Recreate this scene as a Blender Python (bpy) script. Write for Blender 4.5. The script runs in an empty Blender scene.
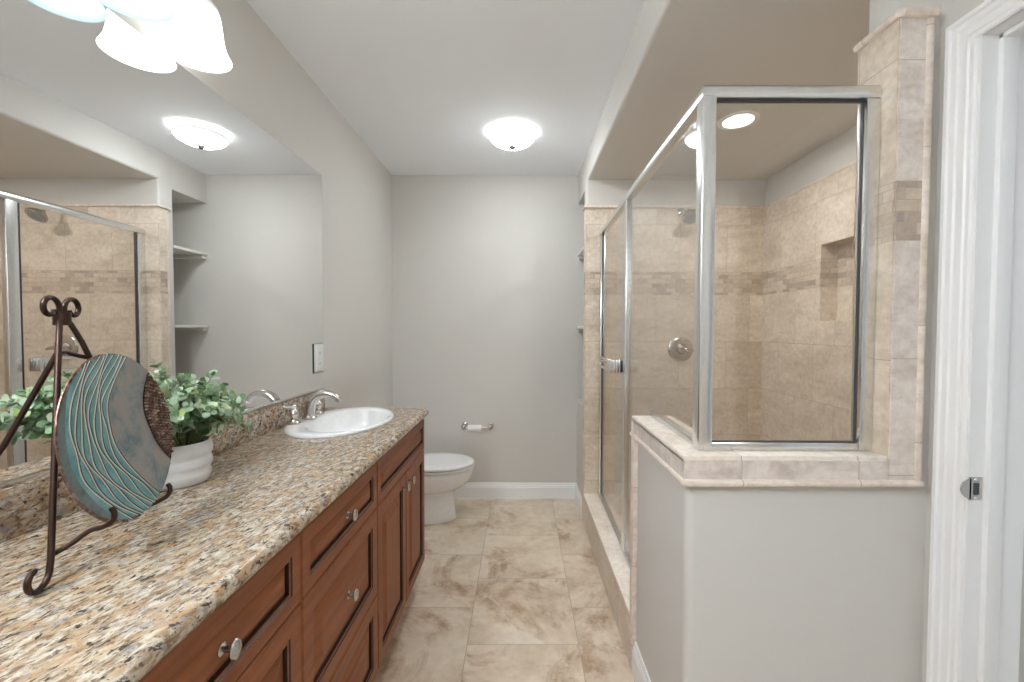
import bpy, bmesh, math, random
from mathutils import Vector, Matrix
random.seed(7)
S = bpy.context.scene
COL = S.collection
PI = math.pi

# ------------------------------------------------------------------ camera, world, exposure
F_PX, CX, PITCH, ROLL, CAM_H = 419.18, 520.2, 0.0276, 0.0027, 1.2869
cam = bpy.data.objects.new('camera', bpy.data.cameras.new('camera'))
COL.objects.link(cam)
cam.data.sensor_fit = 'HORIZONTAL'
cam.data.sensor_width = 36.0
cam.data.lens = F_PX * 36.0 / 1024.0
cam.data.shift_x = -(CX - 512.0) / 1024.0
cam.data.clip_start = 0.02
cam.matrix_world = (Matrix.Translation((0, 0, CAM_H)) @ Matrix.Rotation(PI / 2 - PITCH, 4, 'X')
                    @ Matrix.Rotation(ROLL, 4, 'Z'))
S.camera = cam

W = bpy.data.worlds.new('daylight')
S.world = W
W.use_nodes = True
W.node_tree.nodes['Background'].inputs[0].default_value = (0.90, 0.955, 1.0, 1)
W.node_tree.nodes['Background'].inputs[1].default_value = 0.42

S.view_settings.view_transform = 'Standard'
S.view_settings.look = 'None'
S.view_settings.exposure = 0.46
S.view_settings.gamma = 1.0
S.view_settings.use_curve_mapping = False
S.cycles.max_bounces = 14
S.cycles.diffuse_bounces = 6
S.cycles.glossy_bounces = 8
S.cycles.transparent_max_bounces = 24
S.cycles.sample_clamp_indirect = 6.0
S.cycles.caustics_reflective = True
S.cycles.caustics_refractive = False


def lamp(name, kind, loc, energy, color=(1, 1, 1), size=0.05, rot=None):
    d = bpy.data.lights.new(name, kind)
    d.energy = energy
    d.color = color
    if kind == 'AREA':
        d.shape = 'DISK'
        d.size = size
    else:
        d.shadow_soft_size = size
    o = bpy.data.objects.new(name, d)
    COL.objects.link(o)
    o.location = loc
    if rot:
        o.rotation_euler = rot
    return o


# room dimensions (metres; camera stands over the origin)
XL, YB, ZC = -0.967, 3.17, 2.44          # left wall, back wall, ceiling
XW, XT = 0.432, 0.422                    # painted plane / tile plane of the shower side
YE, YN = 2.74, 2.86                      # shower end wall, alcove near edge
XS, ZS = 1.58, 2.26                      # shower far side wall, shower ceiling
XR, YF = 1.065, -1.7                     # right wall near the door, wall behind the camera
YP = 1.085                               # front face of the half wall
XG, YG = 0.493, 1.130                    # glass planes
CT = 0.893                               # counter top height
DOOR0, DOOR1 = 0.20, 0.985               # door opening along the right wall


# ------------------------------------------------------------------ materials
def new_mat(name):
    m = bpy.data.materials.new(name)
    m.use_nodes = True
    nt = m.node_tree
    return m, nt, nt.nodes['Principled BSDF']


def N(nt, t, **kw):
    n = nt.nodes.new(t)
    for k, v in kw.items():
        setattr(n, k, v)
    return n


def setin(n, **kw):
    for k, v in kw.items():
        n.inputs[k.replace('_', ' ')].default_value = v


def rgb(c):
    return (c[0], c[1], c[2], 1)


def ramp(nt, fac, stops, interp='LINEAR'):
    r = N(nt, 'ShaderNodeValToRGB')
    r.color_ramp.interpolation = interp
    el = r.color_ramp.elements
    while len(el) > 1:
        el.remove(el[-1])
    el[0].position = stops[0][0]
    el[0].color = rgb(stops[0][1])
    for p, c in stops[1:]:
        e = el.new(p)
        e.color = rgb(c)
    nt.links.new(fac, r.inputs[0])
    return r.outputs[0]


def mix(nt, fac, a, b, mode='MIX'):
    n = N(nt, 'ShaderNodeMix', data_type='RGBA', blend_type=mode)
    for sock, v in ((n.inputs[0], fac), (n.inputs[6], a), (n.inputs[7], b)):
        if hasattr(v, 'is_linked'):
            nt.links.new(v, sock)
        else:
            sock.default_value = v if not isinstance(v, tuple) else rgb(v)
    return n.outputs[2]


def math_n(nt, op, a, b=None, c=None):
    n = N(nt, 'ShaderNodeMath', operation=op)
    for i, v in enumerate((a, b, c)):
        if v is None:
            continue
        if hasattr(v, 'is_linked'):
            nt.links.new(v, n.inputs[i])
        else:
            n.inputs[i].default_value = v
    return n.outputs[0]


def position(nt):
    return N(nt, 'ShaderNodeNewGeometry').outputs['Position']


def xyz(nt, v):
    n = N(nt, 'ShaderNodeSeparateXYZ')
    nt.links.new(v, n.inputs[0])
    return n.outputs


def comb(nt, x, y, z=0.0):
    n = N(nt, 'ShaderNodeCombineXYZ')
    for i, v in enumerate((x, y, z)):
        if hasattr(v, 'is_linked'):
            nt.links.new(v, n.inputs[i])
        else:
            n.inputs[i].default_value = v
    return n.outputs[0]


def mapping(nt, v, scale=(1, 1, 1), rot=(0, 0, 0), loc=(0, 0, 0)):
    n = N(nt, 'ShaderNodeMapping')
    nt.links.new(v, n.inputs[0])
    n.inputs['Scale'].default_value = scale
    n.inputs['Rotation'].default_value = rot
    n.inputs['Location'].default_value = loc
    return n.outputs[0]


def noise(nt, v, scale, detail=4, rough=0.55, dist=0.0):
    n = N(nt, 'ShaderNodeTexNoise')
    nt.links.new(v, n.inputs['Vector'])
    n.inputs['Scale'].default_value = scale
    n.inputs['Detail'].default_value = detail
    n.inputs['Roughness'].default_value = rough
    n.inputs['Distortion'].default_value = dist
    return n.outputs['Fac']


def bump(nt, b, height, strength=0.2, dist=0.01):
    n = N(nt, 'ShaderNodeBump')
    n.inputs['Strength'].default_value = strength
    n.inputs['Distance'].default_value = dist
    nt.links.new(height, n.inputs['Height'])
    nt.links.new(n.outputs[0], b.inputs['Normal'])


def plain(name, col, rough=0.5, metal=0.0, coat=0.0, grain=0.0, gscale=60, k=0.03):
    m, nt, b = new_mat(name)
    p = position(nt)
    f = noise(nt, p, gscale, 3)
    c = ramp(nt, f, [(0.3, tuple(x * (1 - k) for x in col)), (0.7, tuple(min(1, x * (1 + k)) for x in col))])
    nt.links.new(c, b.inputs['Base Color'])
    setin(b, Roughness=rough, Metallic=metal)
    b.inputs['Coat Weight'].default_value = coat
    if grain:
        bump(nt, b, noise(nt, p, 350, 2), grain, 0.002)
    return m


def emitter(name, col, strength):
    m, nt, b = new_mat(name)
    setin(b, Roughness=0.4)
    b.inputs['Base Color'].default_value = (0.9, 0.9, 0.9, 1)
    b.inputs['Emission Color'].default_value = rgb(col)
    b.inputs['Emission Strength'].default_value = strength
    return m


M = {}
M['paint'] = plain('wall_paint', (0.645, 0.622, 0.585), 0.75, k=0.006, gscale=4)
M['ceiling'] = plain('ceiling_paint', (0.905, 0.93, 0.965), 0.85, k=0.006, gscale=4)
M['white'] = plain('white_trim_paint', (0.88, 0.88, 0.88), 0.35, k=0.006, gscale=4)
M['shelfpaint'] = plain('shelf_paint', (0.70, 0.69, 0.64), 0.5)
M['chrome'] = plain('chrome', (0.80, 0.80, 0.80), 0.12, 1.0)
M['satin'] = plain('satin_aluminium', (0.78, 0.78, 0.77), 0.26, 1.0)
M['nickel'] = plain('brushed_nickel', (0.56, 0.53, 0.50), 0.24, 1.0)
M['gasket'] = plain('dark_gasket', (0.05, 0.05, 0.055), 0.5)
M['porcelain'] = plain('white_porcelain', (0.90, 0.905, 0.91), 0.10, coat=0.3)
M['plastic'] = plain('white_plastic', (0.78, 0.78, 0.77), 0.3)
M['paper'] = plain('toilet_paper', (0.86, 0.85, 0.83), 0.9)
M['iron'] = plain('bronze_iron', (0.045, 0.022, 0.014), 0.38, 0.6)
M['pot'] = plain('glazed_white_pot', (0.74, 0.74, 0.735), 0.3)
M['soil'] = plain('dark_soil', (0.03, 0.02, 0.012), 0.95, grain=1.0)


def shade_mat(name, col, strength, z0=2.172, z1=2.110, low=0.12):
    """frosted glass glowing around the bulb, fainter towards its upper edge"""
    m, nt, b = new_mat(name)
    setin(b, Roughness=0.35)
    b.inputs['Base Color'].default_value = (0.60, 0.59, 0.57, 1)
    b.inputs['Emission Color'].default_value = rgb(col)
    z = xyz(nt, position(nt))[2]
    k = N(nt, 'ShaderNodeMapRange')
    k.interpolation_type = 'SMOOTHSTEP'
    nt.links.new(z, k.inputs[0])
    for i, v in enumerate((z0, z1, low, strength)):
        k.inputs[i + 1].default_value = v
    nt.links.new(k.outputs[0], b.inputs['Emission Strength'])
    return m


M['dome'] = shade_mat('frosted_dome', (0.90, 0.965, 1.0), 44.0, ZC - 0.034, ZC - 0.064, 0.5)
M['pewter'] = plain('dark_pewter', (0.17, 0.165, 0.16), 0.4, 0.7)
M['shade'] = shade_mat('frosted_shade_warm', (1.0, 0.985, 0.955), 1.9)
M['shadefill'] = shade_mat('frosted_shade_fill', (0.885, 0.95, 1.0), 46.0)  # strong fill light, only for the added bar out of view
M['shadecool'] = shade_mat('frosted_shade_cool', (0.50, 0.84, 1.0), 0.60)
M['bulb'] = emitter('bulb', (0.98, 0.98, 1.0), 5.0)
M['canlens'] = emitter('recessed_lens', (1.0, 0.99, 0.97), 3.0)
M['edgeglass'] = plain('green_glass_edge', (0.015, 0.06, 0.035), 0.15)  # edge of the mirror, and the painted reflection beside the outlet

m, nt, b = new_mat('mirror_silver')
setin(b, Metallic=1.0, Roughness=0.0)
b.inputs['Base Color'].default_value = (0.90, 0.905, 0.90, 1)
M['mirror'] = m

# clear glass: transparent plus Fresnel reflection on both faces of a real slab
m = bpy.data.materials.new('shower_glass')
m.use_nodes = True
nt = m.node_tree
nt.nodes.clear()
out = N(nt, 'ShaderNodeOutputMaterial')
tr = N(nt, 'ShaderNodeBsdfTransparent')
tr.inputs[0].default_value = (0.965, 0.958, 0.94, 1)
gl = N(nt, 'ShaderNodeBsdfGlossy')
gl.inputs['Roughness'].default_value = 0.0
fr = N(nt, 'ShaderNodeFresnel')
geo = N(nt, 'ShaderNodeNewGeometry')
nt.links.new(math_n(nt, 'MULTIPLY_ADD', geo.outputs['Backfacing'], 1 / 1.5 - 1.5, 1.5), fr.inputs['IOR'])
mx = N(nt, 'ShaderNodeMixShader')
nt.links.new(fr.outputs[0], mx.inputs[0])
nt.links.new(tr.outputs[0], mx.inputs[1])
nt.links.new(gl.outputs[0], mx.inputs[2])
nt.links.new(mx.outputs[0], out.inputs[0])
M['glass'] = m


def brick(nt, vec, c1, c2, mortar, w, h, msize, offset=0.5, bias=0.0):
    n = N(nt, 'ShaderNodeTexBrick')
    nt.links.new(vec, n.inputs['Vector'])
    n.offset = offset
    n.inputs['Color1'].default_value = rgb(c1)
    n.inputs['Color2'].default_value = rgb(c2)
    n.inputs['Mortar'].default_value = rgb(mortar)
    n.inputs['Scale'].default_value = 1.0
    n.inputs['Brick Width'].default_value = w
    n.inputs['Row Height'].default_value = h
    n.inputs['Mortar Size'].default_value = msize
    n.inputs['Mortar Smooth'].default_value = 0.1
    n.inputs['Bias'].default_value = bias
    return n


def floor_tile():
    m, nt, b = new_mat('travertine_floor')
    p = position(nt)
    x, y, z = xyz(nt, p)
    T = 0.4549
    u = math_n(nt, 'ADD', y, -2.5875 + 20 * T)
    v = math_n(nt, 'ADD', x, 0.2131 + 11 * T)
    bk = brick(nt, comb(nt, u, v), (0.0, 0.0, 0.0), (1, 1, 1), (0.5, 0.5, 0.5), T, T, 0.0016)
    rnd = bk.outputs['Color']
    # every tile samples its own patch of stone
    off = N(nt, 'ShaderNodeVectorMath', operation='MULTIPLY_ADD')
    nt.links.new(rnd, off.inputs[0])
    off.inputs[1].default_value = (7.3, 3.1, 5.7)
    nt.links.new(p, off.inputs[2])
    q = off.outputs[0]
    base = ramp(nt, noise(nt, q, 3.2, 6, 0.62, 0.6),
                [(0.28, (0.56, 0.455, 0.34)), (0.5, (0.73, 0.625, 0.505)), (0.72, (0.83, 0.755, 0.65))])
    fine = ramp(nt, noise(nt, q, 22, 5, 0.6), [(0.3, (0.90, 0.87, 0.83)), (0.7, (1.05, 1.04, 1.02))])
    base = mix(nt, 1.0, base, fine, 'MULTIPLY')
    rust = ramp(nt, noise(nt, mapping(nt, q, (1, 1, 1), loc=(4, 2, 0)), 2.6, 8, 0.68, 1.0),
                [(0.50, (0, 0, 0)), (0.60, (1, 1, 1))])
    fine2 = ramp(nt, noise(nt, q, 14, 6, 0.7), [(0.38, (0.2, 0.2, 0.2)), (0.6, (1, 1, 1))])
    rmask = mix(nt, 1.0, rust, fine2, 'MULTIPLY')
    rmask = mix(nt, 1.0, rmask, (0.9, 0.9, 0.9), 'MULTIPLY')
    base = mix(nt, rmask, base, (0.40, 0.245, 0.14))
    col = mix(nt, bk.outputs['Fac'], base, (0.44, 0.36, 0.27))
    nt.links.new(col, b.inputs['Base Color'])
    setin(b, Roughness=0.38)
    bump(nt, b, math_n(nt, 'SUBTRACT', 1.0, bk.outputs['Fac']), 0.25, 0.002)
    return m


def stone_base(nt, q, dark, mid, light, sc=4.0):
    s = mapping(nt, q, (1, 1, 2.4))
    c = ramp(nt, noise(nt, s, sc, 7, 0.62, 0.5), [(0.30, dark), (0.5, mid), (0.70, light)])
    fine = ramp(nt, noise(nt, q, 45, 4, 0.6), [(0.3, (0.84, 0.83, 0.81)), (0.7, (1.07, 1.07, 1.06))])
    c = mix(nt, 1.0, c, fine, 'MULTIPLY')
    vein = ramp(nt, noise(nt, mapping(nt, q, (1, 1, 2.0), loc=(2, 5, 1)), 11, 7, 0.7, 0.8), [(0.36, (0.84, 0.81, 0.78)), (0.48, (1, 1, 1))])
    return mix(nt, 0.7, c, vein, 'MULTIPLY')


def wall_tile(name, band=True, rot=False, tw=0.305, th=0.305, dark=(0.60, 0.51, 0.41), mid=(0.72, 0.625, 0.52),
              light=(0.80, 0.725, 0.63), off=0.5, v0=1.515):
    m, nt, b = new_mat(name)
    geo = N(nt, 'ShaderNodeNewGeometry')
    p = geo.outputs['Position']
    x, y, z = xyz(nt, p)
    nx, ny, nz = xyz(nt, geo.outputs['Normal'])
    side = math_n(nt, 'GREATER_THAN', math_n(nt, 'ABSOLUTE', nx), 0.6)
    u = math_n(nt, 'ADD', math_n(nt, 'MULTIPLY', y, side), math_n(nt, 'MULTIPLY', x, math_n(nt, 'SUBTRACT', 1.0, side)))
    u = math_n(nt, 'ADD', u, 10 * tw + 0.03)
    top = math_n(nt, 'GREATER_THAN', z, 1.59)
    # courses count down from the lower edge of the band and up from its upper edge
    v = math_n(nt, 'ADD', math_n(nt, 'SUBTRACT', z, v0 - 10 * th), math_n(nt, 'MULTIPLY', top, -0.148))
    bk = brick(nt, comb(nt, u, v), (0, 0, 0), (1, 1, 1), (0.5, 0.5, 0.5), tw, th, 0.0012, off)
    o = N(nt, 'ShaderNodeVectorMath', operation='MULTIPLY_ADD')
    nt.links.new(bk.outputs['Color'], o.inputs[0])
    o.inputs[1].default_value = (3.3, 5.1, 2.7)
    nt.links.new(p, o.inputs[2])
    c = stone_base(nt, o.outputs[0], dark, mid, light)
    tone = ramp(nt, bk.outputs['Color'], [(0.0, (0.93, 0.92, 0.91)), (1.0, (1.06, 1.05, 1.04))])
    c = mix(nt, 1.0, c, tone, 'MULTIPLY')
    col = mix(nt, bk.outputs['Fac'], c, (0.46, 0.38, 0.30))
    if band:
        mu = math_n(nt, 'ADD', u, 0.0)
        mv = math_n(nt, 'SUBTRACT', z, v0 - 1.0 + 0.0)
        mb = brick(nt, comb(nt, mu, mv), (0, 0, 0), (1, 1, 1), (0.5, 0.5, 0.5), 0.062, 0.0290, 0.0012, 0.5)
        mc = ramp(nt, mb.outputs['Color'], [(0.0, (0.40, 0.32, 0.26)), (0.3, (0.54, 0.44, 0.345)),
                                            (0.7, (0.63, 0.52, 0.41)), (1.0, (0.68, 0.58, 0.48))])
        mf = ramp(nt, noise(nt, p, 60, 4), [(0.3, (0.85, 0.85, 0.85)), (0.7, (1.08, 1.08, 1.08))])
        mc = mix(nt, 1.0, mc, mf, 'MULTIPLY')
        mc = mix(nt, mb.outputs['Fac'], mc, (0.45, 0.37, 0.30))
        inb = math_n(nt, 'MULTIPLY', math_n(nt, 'GREATER_THAN', z, v0),
                     math_n(nt, 'LESS_THAN', z, v0 + 0.147))
        col = mix(nt, inb, col, mc)
    nt.links.new(col, b.inputs['Base Color'])
    setin(b, Roughness=0.42)
    return m


M['floor'] = floor_tile()
M['walltile'] = wall_tile('travertine_wall')
M['capstone'] = wall_tile('travertine_cap', band=False, tw=0.30, th=0.30, dark=(0.84, 0.74, 0.65), mid=(0.89, 0.81, 0.73), light=(0.92, 0.86, 0.80), off=0.0, v0=1.2)
M['liner'] = wall_tile('travertine_liner', band=False, tw=0.30, th=0.30, dark=(0.62, 0.54, 0.49), mid=(0.73, 0.65, 0.60), light=(0.80, 0.735, 0.69), off=0.0, v0=1.32)
M['linerband'] = wall_tile('travertine_liner_band', band=True, tw=0.30, th=0.30, dark=(0.64, 0.56, 0.51), mid=(0.75, 0.675, 0.625), light=(0.82, 0.755, 0.71), off=0.0)
M['bull'] = wall_tile('travertine_bullnose', band=False, tw=0.30, th=0.30, dark=(0.68, 0.575, 0.50), mid=(0.80, 0.70, 0.625), light=(0.87, 0.79, 0.72), off=0.0, v0=1.0)
M['curbstone'] = wall_tile('travertine_curb', band=False, tw=0.45, th=0.3, dark=(0.62, 0.52, 0.43), mid=(0.73, 0.63, 0.53), light=(0.80, 0.71, 0.62), off=0.0, v0=1.2)


def granite():
    """cream ground with tan clouds, grey flecks and dark brown grains that run along the counter"""
    m, nt, b = new_mat('granite')
    p = position(nt)
    q = mapping(nt, p, (1.0, 1.0, 1.0), rot=(0, 0, math.radians(14)))
    st = mapping(nt, q, (1.85, 0.78, 1.45))

    def field(scale, loc, lo, hi, detail=4, rough=0.62, dist=0.4):
        return ramp(nt, noise(nt, mapping(nt, st, (1, 1, 1), loc=loc), scale, detail, rough, dist), [(lo, (0, 0, 0)), (hi, (1, 1, 1))])
    c = ramp(nt, noise(nt, st, 48, 5, 0.62, 0.5),
             [(0.30, (0.19, 0.12, 0.07)), (0.42, (0.36, 0.265, 0.18)), (0.50, (0.50, 0.42, 0.325)), (0.60, (0.60, 0.535, 0.45)), (0.74, (0.68, 0.64, 0.575))])
    c = mix(nt, math_n(nt, 'MULTIPLY', field(24, (3.1, 1.7, 0), 0.48, 0.60), 0.72), c, (0.43, 0.262, 0.125))
    c = mix(nt, math_n(nt, 'MULTIPLY', field(36, (9, 4, 2), 0.55, 0.64), 0.70), c, (0.25, 0.245, 0.255))
    c = mix(nt, math_n(nt, 'MULTIPLY', field(62, (5, 2, 8), 0.55, 0.62), 0.75), c, (0.15, 0.085, 0.05))
    c = mix(nt, math_n(nt, 'MULTIPLY', field(54, (1, 7, 5), 0.565, 0.61, 5, 0.7, 0.6), 0.95), c, (0.03, 0.022, 0.02))
    c = mix(nt, math_n(nt, 'MULTIPLY', field(130, (2, 3, 1), 0.58, 0.64, 3), 0.8), c, (0.07, 0.045, 0.035))
    nt.links.new(c, b.inputs['Base Color'])
    setin(b, Roughness=0.18)
    return m


M['granite'] = granite()


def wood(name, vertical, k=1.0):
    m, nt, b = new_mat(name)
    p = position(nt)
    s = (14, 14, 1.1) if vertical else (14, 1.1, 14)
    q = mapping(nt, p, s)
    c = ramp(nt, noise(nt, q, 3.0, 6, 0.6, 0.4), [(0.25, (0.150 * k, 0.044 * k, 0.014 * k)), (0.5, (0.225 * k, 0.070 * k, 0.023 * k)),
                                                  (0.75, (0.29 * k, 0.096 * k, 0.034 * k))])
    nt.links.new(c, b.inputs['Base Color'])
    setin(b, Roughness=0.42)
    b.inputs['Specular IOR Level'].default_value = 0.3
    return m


M['woodh'] = wood('cherry_horizontal', False)
M['woodv'] = wood('cherry_vertical', True)
M['glaze'] = plain('dark_glaze', (0.022, 0.010, 0.007), 0.4)
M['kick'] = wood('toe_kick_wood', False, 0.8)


def leaf_mat():
    m, nt, b = new_mat('eucalyptus_leaf')
    g = N(nt, 'ShaderNodeNewGeometry')
    c = ramp(nt, g.outputs['Random Per Island'], [(0.0, (0.09, 0.18, 0.07)), (0.3, (0.20, 0.33, 0.16)), (0.6, (0.40, 0.53, 0.36)), (0.85, (0.60, 0.71, 0.57)),
                                                  (1.0, (0.42, 0.52, 0.18))])
    nt.links.new(c, b.inputs['Base Color'])
    setin(b, Roughness=0.5)
    b.inputs['Subsurface Weight'].default_value = 0.0
    return m


M['leaf'] = leaf_mat()
M['stem'] = plain('plant_stem', (0.16, 0.20, 0.07), 0.6)


def patina(name, stops, scale, metal=0.35, rough=0.42, stretch=(1, 1, 1)):
    m, nt, b = new_mat(name)
    p = position(nt)
    q = mapping(nt, p, stretch)
    c = ramp(nt, noise(nt, q, scale, 6, 0.65, 0.3), stops)
    nt.links.new(c, b.inputs['Base Color'])
    setin(b, Roughness=rough, Metallic=metal)
    bump(nt, b, noise(nt, p, 260, 3), 0.25, 0.002)
    return m


M['teal'] = patina('teal_glaze', [(0.3, (0.10, 0.25, 0.285)), (0.5, (0.165, 0.36, 0.39)), (0.7, (0.27, 0.47, 0.50))], 26, 0.15, 0.3)
M['rimteal'] = patina('rim_patina', [(0.3, (0.085, 0.11, 0.11)), (0.5, (0.15, 0.205, 0.205)), (0.72, (0.23, 0.285, 0.28))], 34, 0.35)
M['bronze'] = patina('bronze_patina', [(0.32, (0.07, 0.11, 0.13)), (0.44, (0.19, 0.23, 0.245)), (0.55, (0.29, 0.285, 0.275)), (0.72, (0.36, 0.285, 0.23))], 22, 0.2)
M['bead'] = patina('copper_bead', [(0.3, (0.07, 0.035, 0.024)), (0.5, (0.20, 0.115, 0.085)), (0.7, (0.55, 0.42, 0.35))], 90, 0.6, 0.35)
M['groove'] = plain('dark_groove', (0.025, 0.02, 0.018), 0.5)
M['ridge'] = plain('champagne_ridge', (0.80, 0.77, 0.68), 0.28, 0.2)


# ------------------------------------------------------------------ mesh builder
class MB:
    def __init__(self):
        self.v, self.f, self.mi, self.mats = [], [], [], []

    def slot(self, m):
        if m not in self.mats:
            self.mats.append(m)
        return self.mats.index(m)

    def add(self, verts, faces, m):
        o = len(self.v)
        self.v += [tuple(a) for a in verts]
        s = self.slot(m)
        for f in faces:
            self.f.append([i + o for i in f])
            self.mi.append(s)
        return self

    def box(self, a, b, m):
        x0, y0, z0 = a
        x1, y1, z1 = b
        v = [(x0, y0, z0), (x1, y0, z0), (x1, y1, z0), (x0, y1, z0), (x0, y0, z1), (x1, y0, z1), (x1, y1, z1), (x0, y1, z1)]
        return self.add(v, [(0, 3, 2, 1), (4, 5, 6, 7), (0, 1, 5, 4), (1, 2, 6, 5), (2, 3, 7, 6), (3, 0, 4, 7)], m)

    def bbox(self, a, b, m, r=0.004, seg=2):
        bm = bmesh.new()
        bmesh.ops.create_cube(bm, size=1.0)
        for v in bm.verts:
            v.co = Vector([a[i] + (v.co[i] + 0.5) * (b[i] - a[i]) for i in range(3)])
        bmesh.ops.bevel(bm, geom=bm.edges[:], offset=r, segments=seg, affect='EDGES', profile=0.5, clamp_overlap=True)
        bm.verts.index_update()
        self.add([v.co for v in bm.verts], [[v.index for v in f.verts] for f in bm.faces], m)
        bm.free()
        return self

    def rings(self, rings, m, close0=True, close1=True, loop=True):
        """loft through rings of equal length"""
        n = len(rings[0])
        v = [p for r in rings for p in r]
        f = []
        for k in range(len(rings) - 1):
            for i in range(n if loop else n - 1):
                j = (i + 1) % n
                f.append((k * n + i, k * n + j, (k + 1) * n + j, (k + 1) * n + i))
        if close0:
            f.append(tuple(range(n - 1, -1, -1)))
        if close1:
            f.append(tuple(range((len(rings) - 1) * n, len(rings) * n)))
        return self.add(v, f, m)

    def lathe(self, c, prof, m, n=40, axis='Z', close0=False, close1=False, sx=1.0, sy=1.0):
        """prof: list of (radius, height) along the axis from point c"""
        rg = []
        for r, h in prof:
            ring = []
            for i in range(n):
                a = 2 * PI * i / n
                p, q = r * sx * math.cos(a), r * sy * math.sin(a)
                if axis == 'Z':
                    ring.append((c[0] + p, c[1] + q, c[2] + h))
                elif axis == 'X':
                    ring.append((c[0] + h, c[1] + p, c[2] + q))
                else:
                    ring.append((c[0] + q, c[1] + h, c[2] + p))
            rg.append(ring)
        return self.rings(rg, m, close0, close1)

    def tube(self, path, r, m, n=10, caps=True, flat=None):
        """sweep a circle (or an ellipse flat=(ra, rb)) along a path; r number or list"""
        P = [Vector(p) for p in path]
        rr = r if isinstance(r, (list, tuple)) else [r] * len(P)
        T = []
        for i in range(len(P)):
            t = (P[min(i + 1, len(P) - 1)] - P[max(i - 1, 0)])
            T.append(t.normalized())
        up = Vector((0, 0, 1)) if abs(T[0].z) < 0.9 else Vector((1, 0, 0))
        nrm = (up - T[0] * up.dot(T[0])).normalized()
        rg = []
        for i, p in enumerate(P):
            nrm = (nrm - T[i] * nrm.dot(T[i])).normalized()
            bi = T[i].cross(nrm)
            ka, kb = (1, 1) if flat is None else flat
            rg.append([tuple(p + nrm * (rr[i] * ka * math.cos(2 * PI * k / n)) + bi * (rr[i] * kb * math.sin(2 * PI * k / n))) for k in range(n)])
        return self.rings(rg, m, caps, caps)

    def prism(self, pts, axis, a, b, m):
        """extrude a polygon of 2-D points along an axis from a to b"""
        def P(p, h):
            return {'X': (h, p[0], p[1]), 'Y': (p[0], h, p[1]), 'Z': (p[0], p[1], h)}[axis]
        return self.rings([[P(p, a) for p in pts], [P(p, b) for p in pts]], m)

    def build(self, name, parent=None, smooth=30, world=True):
        me = bpy.data.meshes.new(name)
        me.from_pydata(self.v, [], self.f)
        for m in self.mats:
            me.materials.append(m)
        me.polygons.foreach_set('material_index', self.mi)
        bm = bmesh.new()
        bm.from_mesh(me)
        bmesh.ops.recalc_face_normals(bm, faces=bm.faces[:])
        bm.to_mesh(me)
        bm.free()
        if smooth:
            me.polygons.foreach_set('use_smooth', [True] * len(me.polygons))
            me.set_sharp_from_angle(angle=math.radians(smooth))
        me.update()
        o = bpy.data.objects.new(name, me)
        COL.objects.link(o)
        if parent is not None:
            o.parent = parent
            o.matrix_parent_inverse = Matrix.Translation(-root_loc(parent))
        return o


def root_loc(o):
    # meshes keep their vertices in room coordinates; only the Empties are moved
    return Vector(o.location) if o.type == 'EMPTY' else Vector((0, 0, 0))


def tag(o, label, cat, group=None):
    o['label'] = label
    o['category'] = cat
    if group:
        o['group'] = group
    return o


def thing(name, loc, label, cat, group=None):
    o = bpy.data.objects.new(name, None)
    o.empty_display_size = 0.05
    COL.objects.link(o)
    o.location = loc
    return tag(o, label, cat, group)


def struct(o):
    o['kind'] = 'structure'
    return o


def arc(c, r, a0, a1, n=8):
    return [(c[0] + r * math.cos(math.radians(a0 + (a1 - a0) * i / n)), c[1] + r * math.sin(math.radians(a0 + (a1 - a0) * i / n))) for i in range(n + 1)]


# ------------------------------------------------------------------ the room
struct(MB().box((XL - 0.1, YF - 0.1, -0.08), (XS + 0.2, YB + 0.1, 0.0), M['floor']).build('floor'))
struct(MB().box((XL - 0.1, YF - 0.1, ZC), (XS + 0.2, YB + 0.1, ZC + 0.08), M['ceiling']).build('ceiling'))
struct(MB().box((XL - 0.1, YF - 0.1, 0), (XL, YB + 0.1, ZC), M['paint']).build('wall_left'))
struct(MB().box((XL - 0.1, YB, 0), (XS + 0.2, YB + 0.1, ZC), M['paint']).build('wall_back'))
w = MB()
w.box((XL, YF - 0.1, 0), (-0.35, YF, ZC), M['paint']).box((0.75, YF - 0.1, 0), (XR, YF, ZC), M['paint'])
w.box((-0.35, YF - 0.1, 2.1), (0.75, YF, ZC), M['paint'])
struct(w.build('wall_front'))
w = MB()
XRo = XR + 0.125
w.box((XR, YF - 0.1, 0), (XRo, DOOR0, ZC), M['paint']).box((XR, DOOR1 + 0.02, 0), (XRo, YP + 0.02, ZC), M['paint'])
w.box((XR, DOOR0, 1.985), (XRo, DOOR1 + 0.02, ZC), M['paint'])
struct(w.build('wall_right'))

# end wall of the shower, and the alcove block between it and the back wall
w = MB().prism(arc((XW + 0.010, YE + 0.020), 0.010, 180, 270, 5) + [(XS + 0.1, YE + 0.01), (XS + 0.1, YN)] + arc((XW + 0.006, YN - 0.006), 0.006, 90, 180, 4), 'Z', 0, ZC + 0.02, M['paint'])
struct(w.build('wall_shower_end'))
w = MB().box((XW, YN, 0), (0.78, YB, 0.76), M['paint']).box((0.74, YN, 0.76), (0.80, YB, ZC), M['paint'])
struct(w.build('wall_alcove'))
# dropped header and shower ceiling
w = MB()
w.prism(arc((XW + 0.016, ZS + 0.016), 0.016, 180, 270, 6) + [(XS + 0.1, ZS), (XS + 0.1, ZC + 0.02), (XW, ZC + 0.02)], 'Y', YP - 0.01, YE + 0.020, M['paint'])
w.prism(arc((XW + 0.005, 2.230), 0.005, 180, 270, 4) + [(0.76, 2.225), (0.76, ZC + 0.02), (XW, ZC + 0.02)], 'Y', YN - 0.004, YB + 0.02, M['paint'])
struct(w.build('wall_header'))
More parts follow.
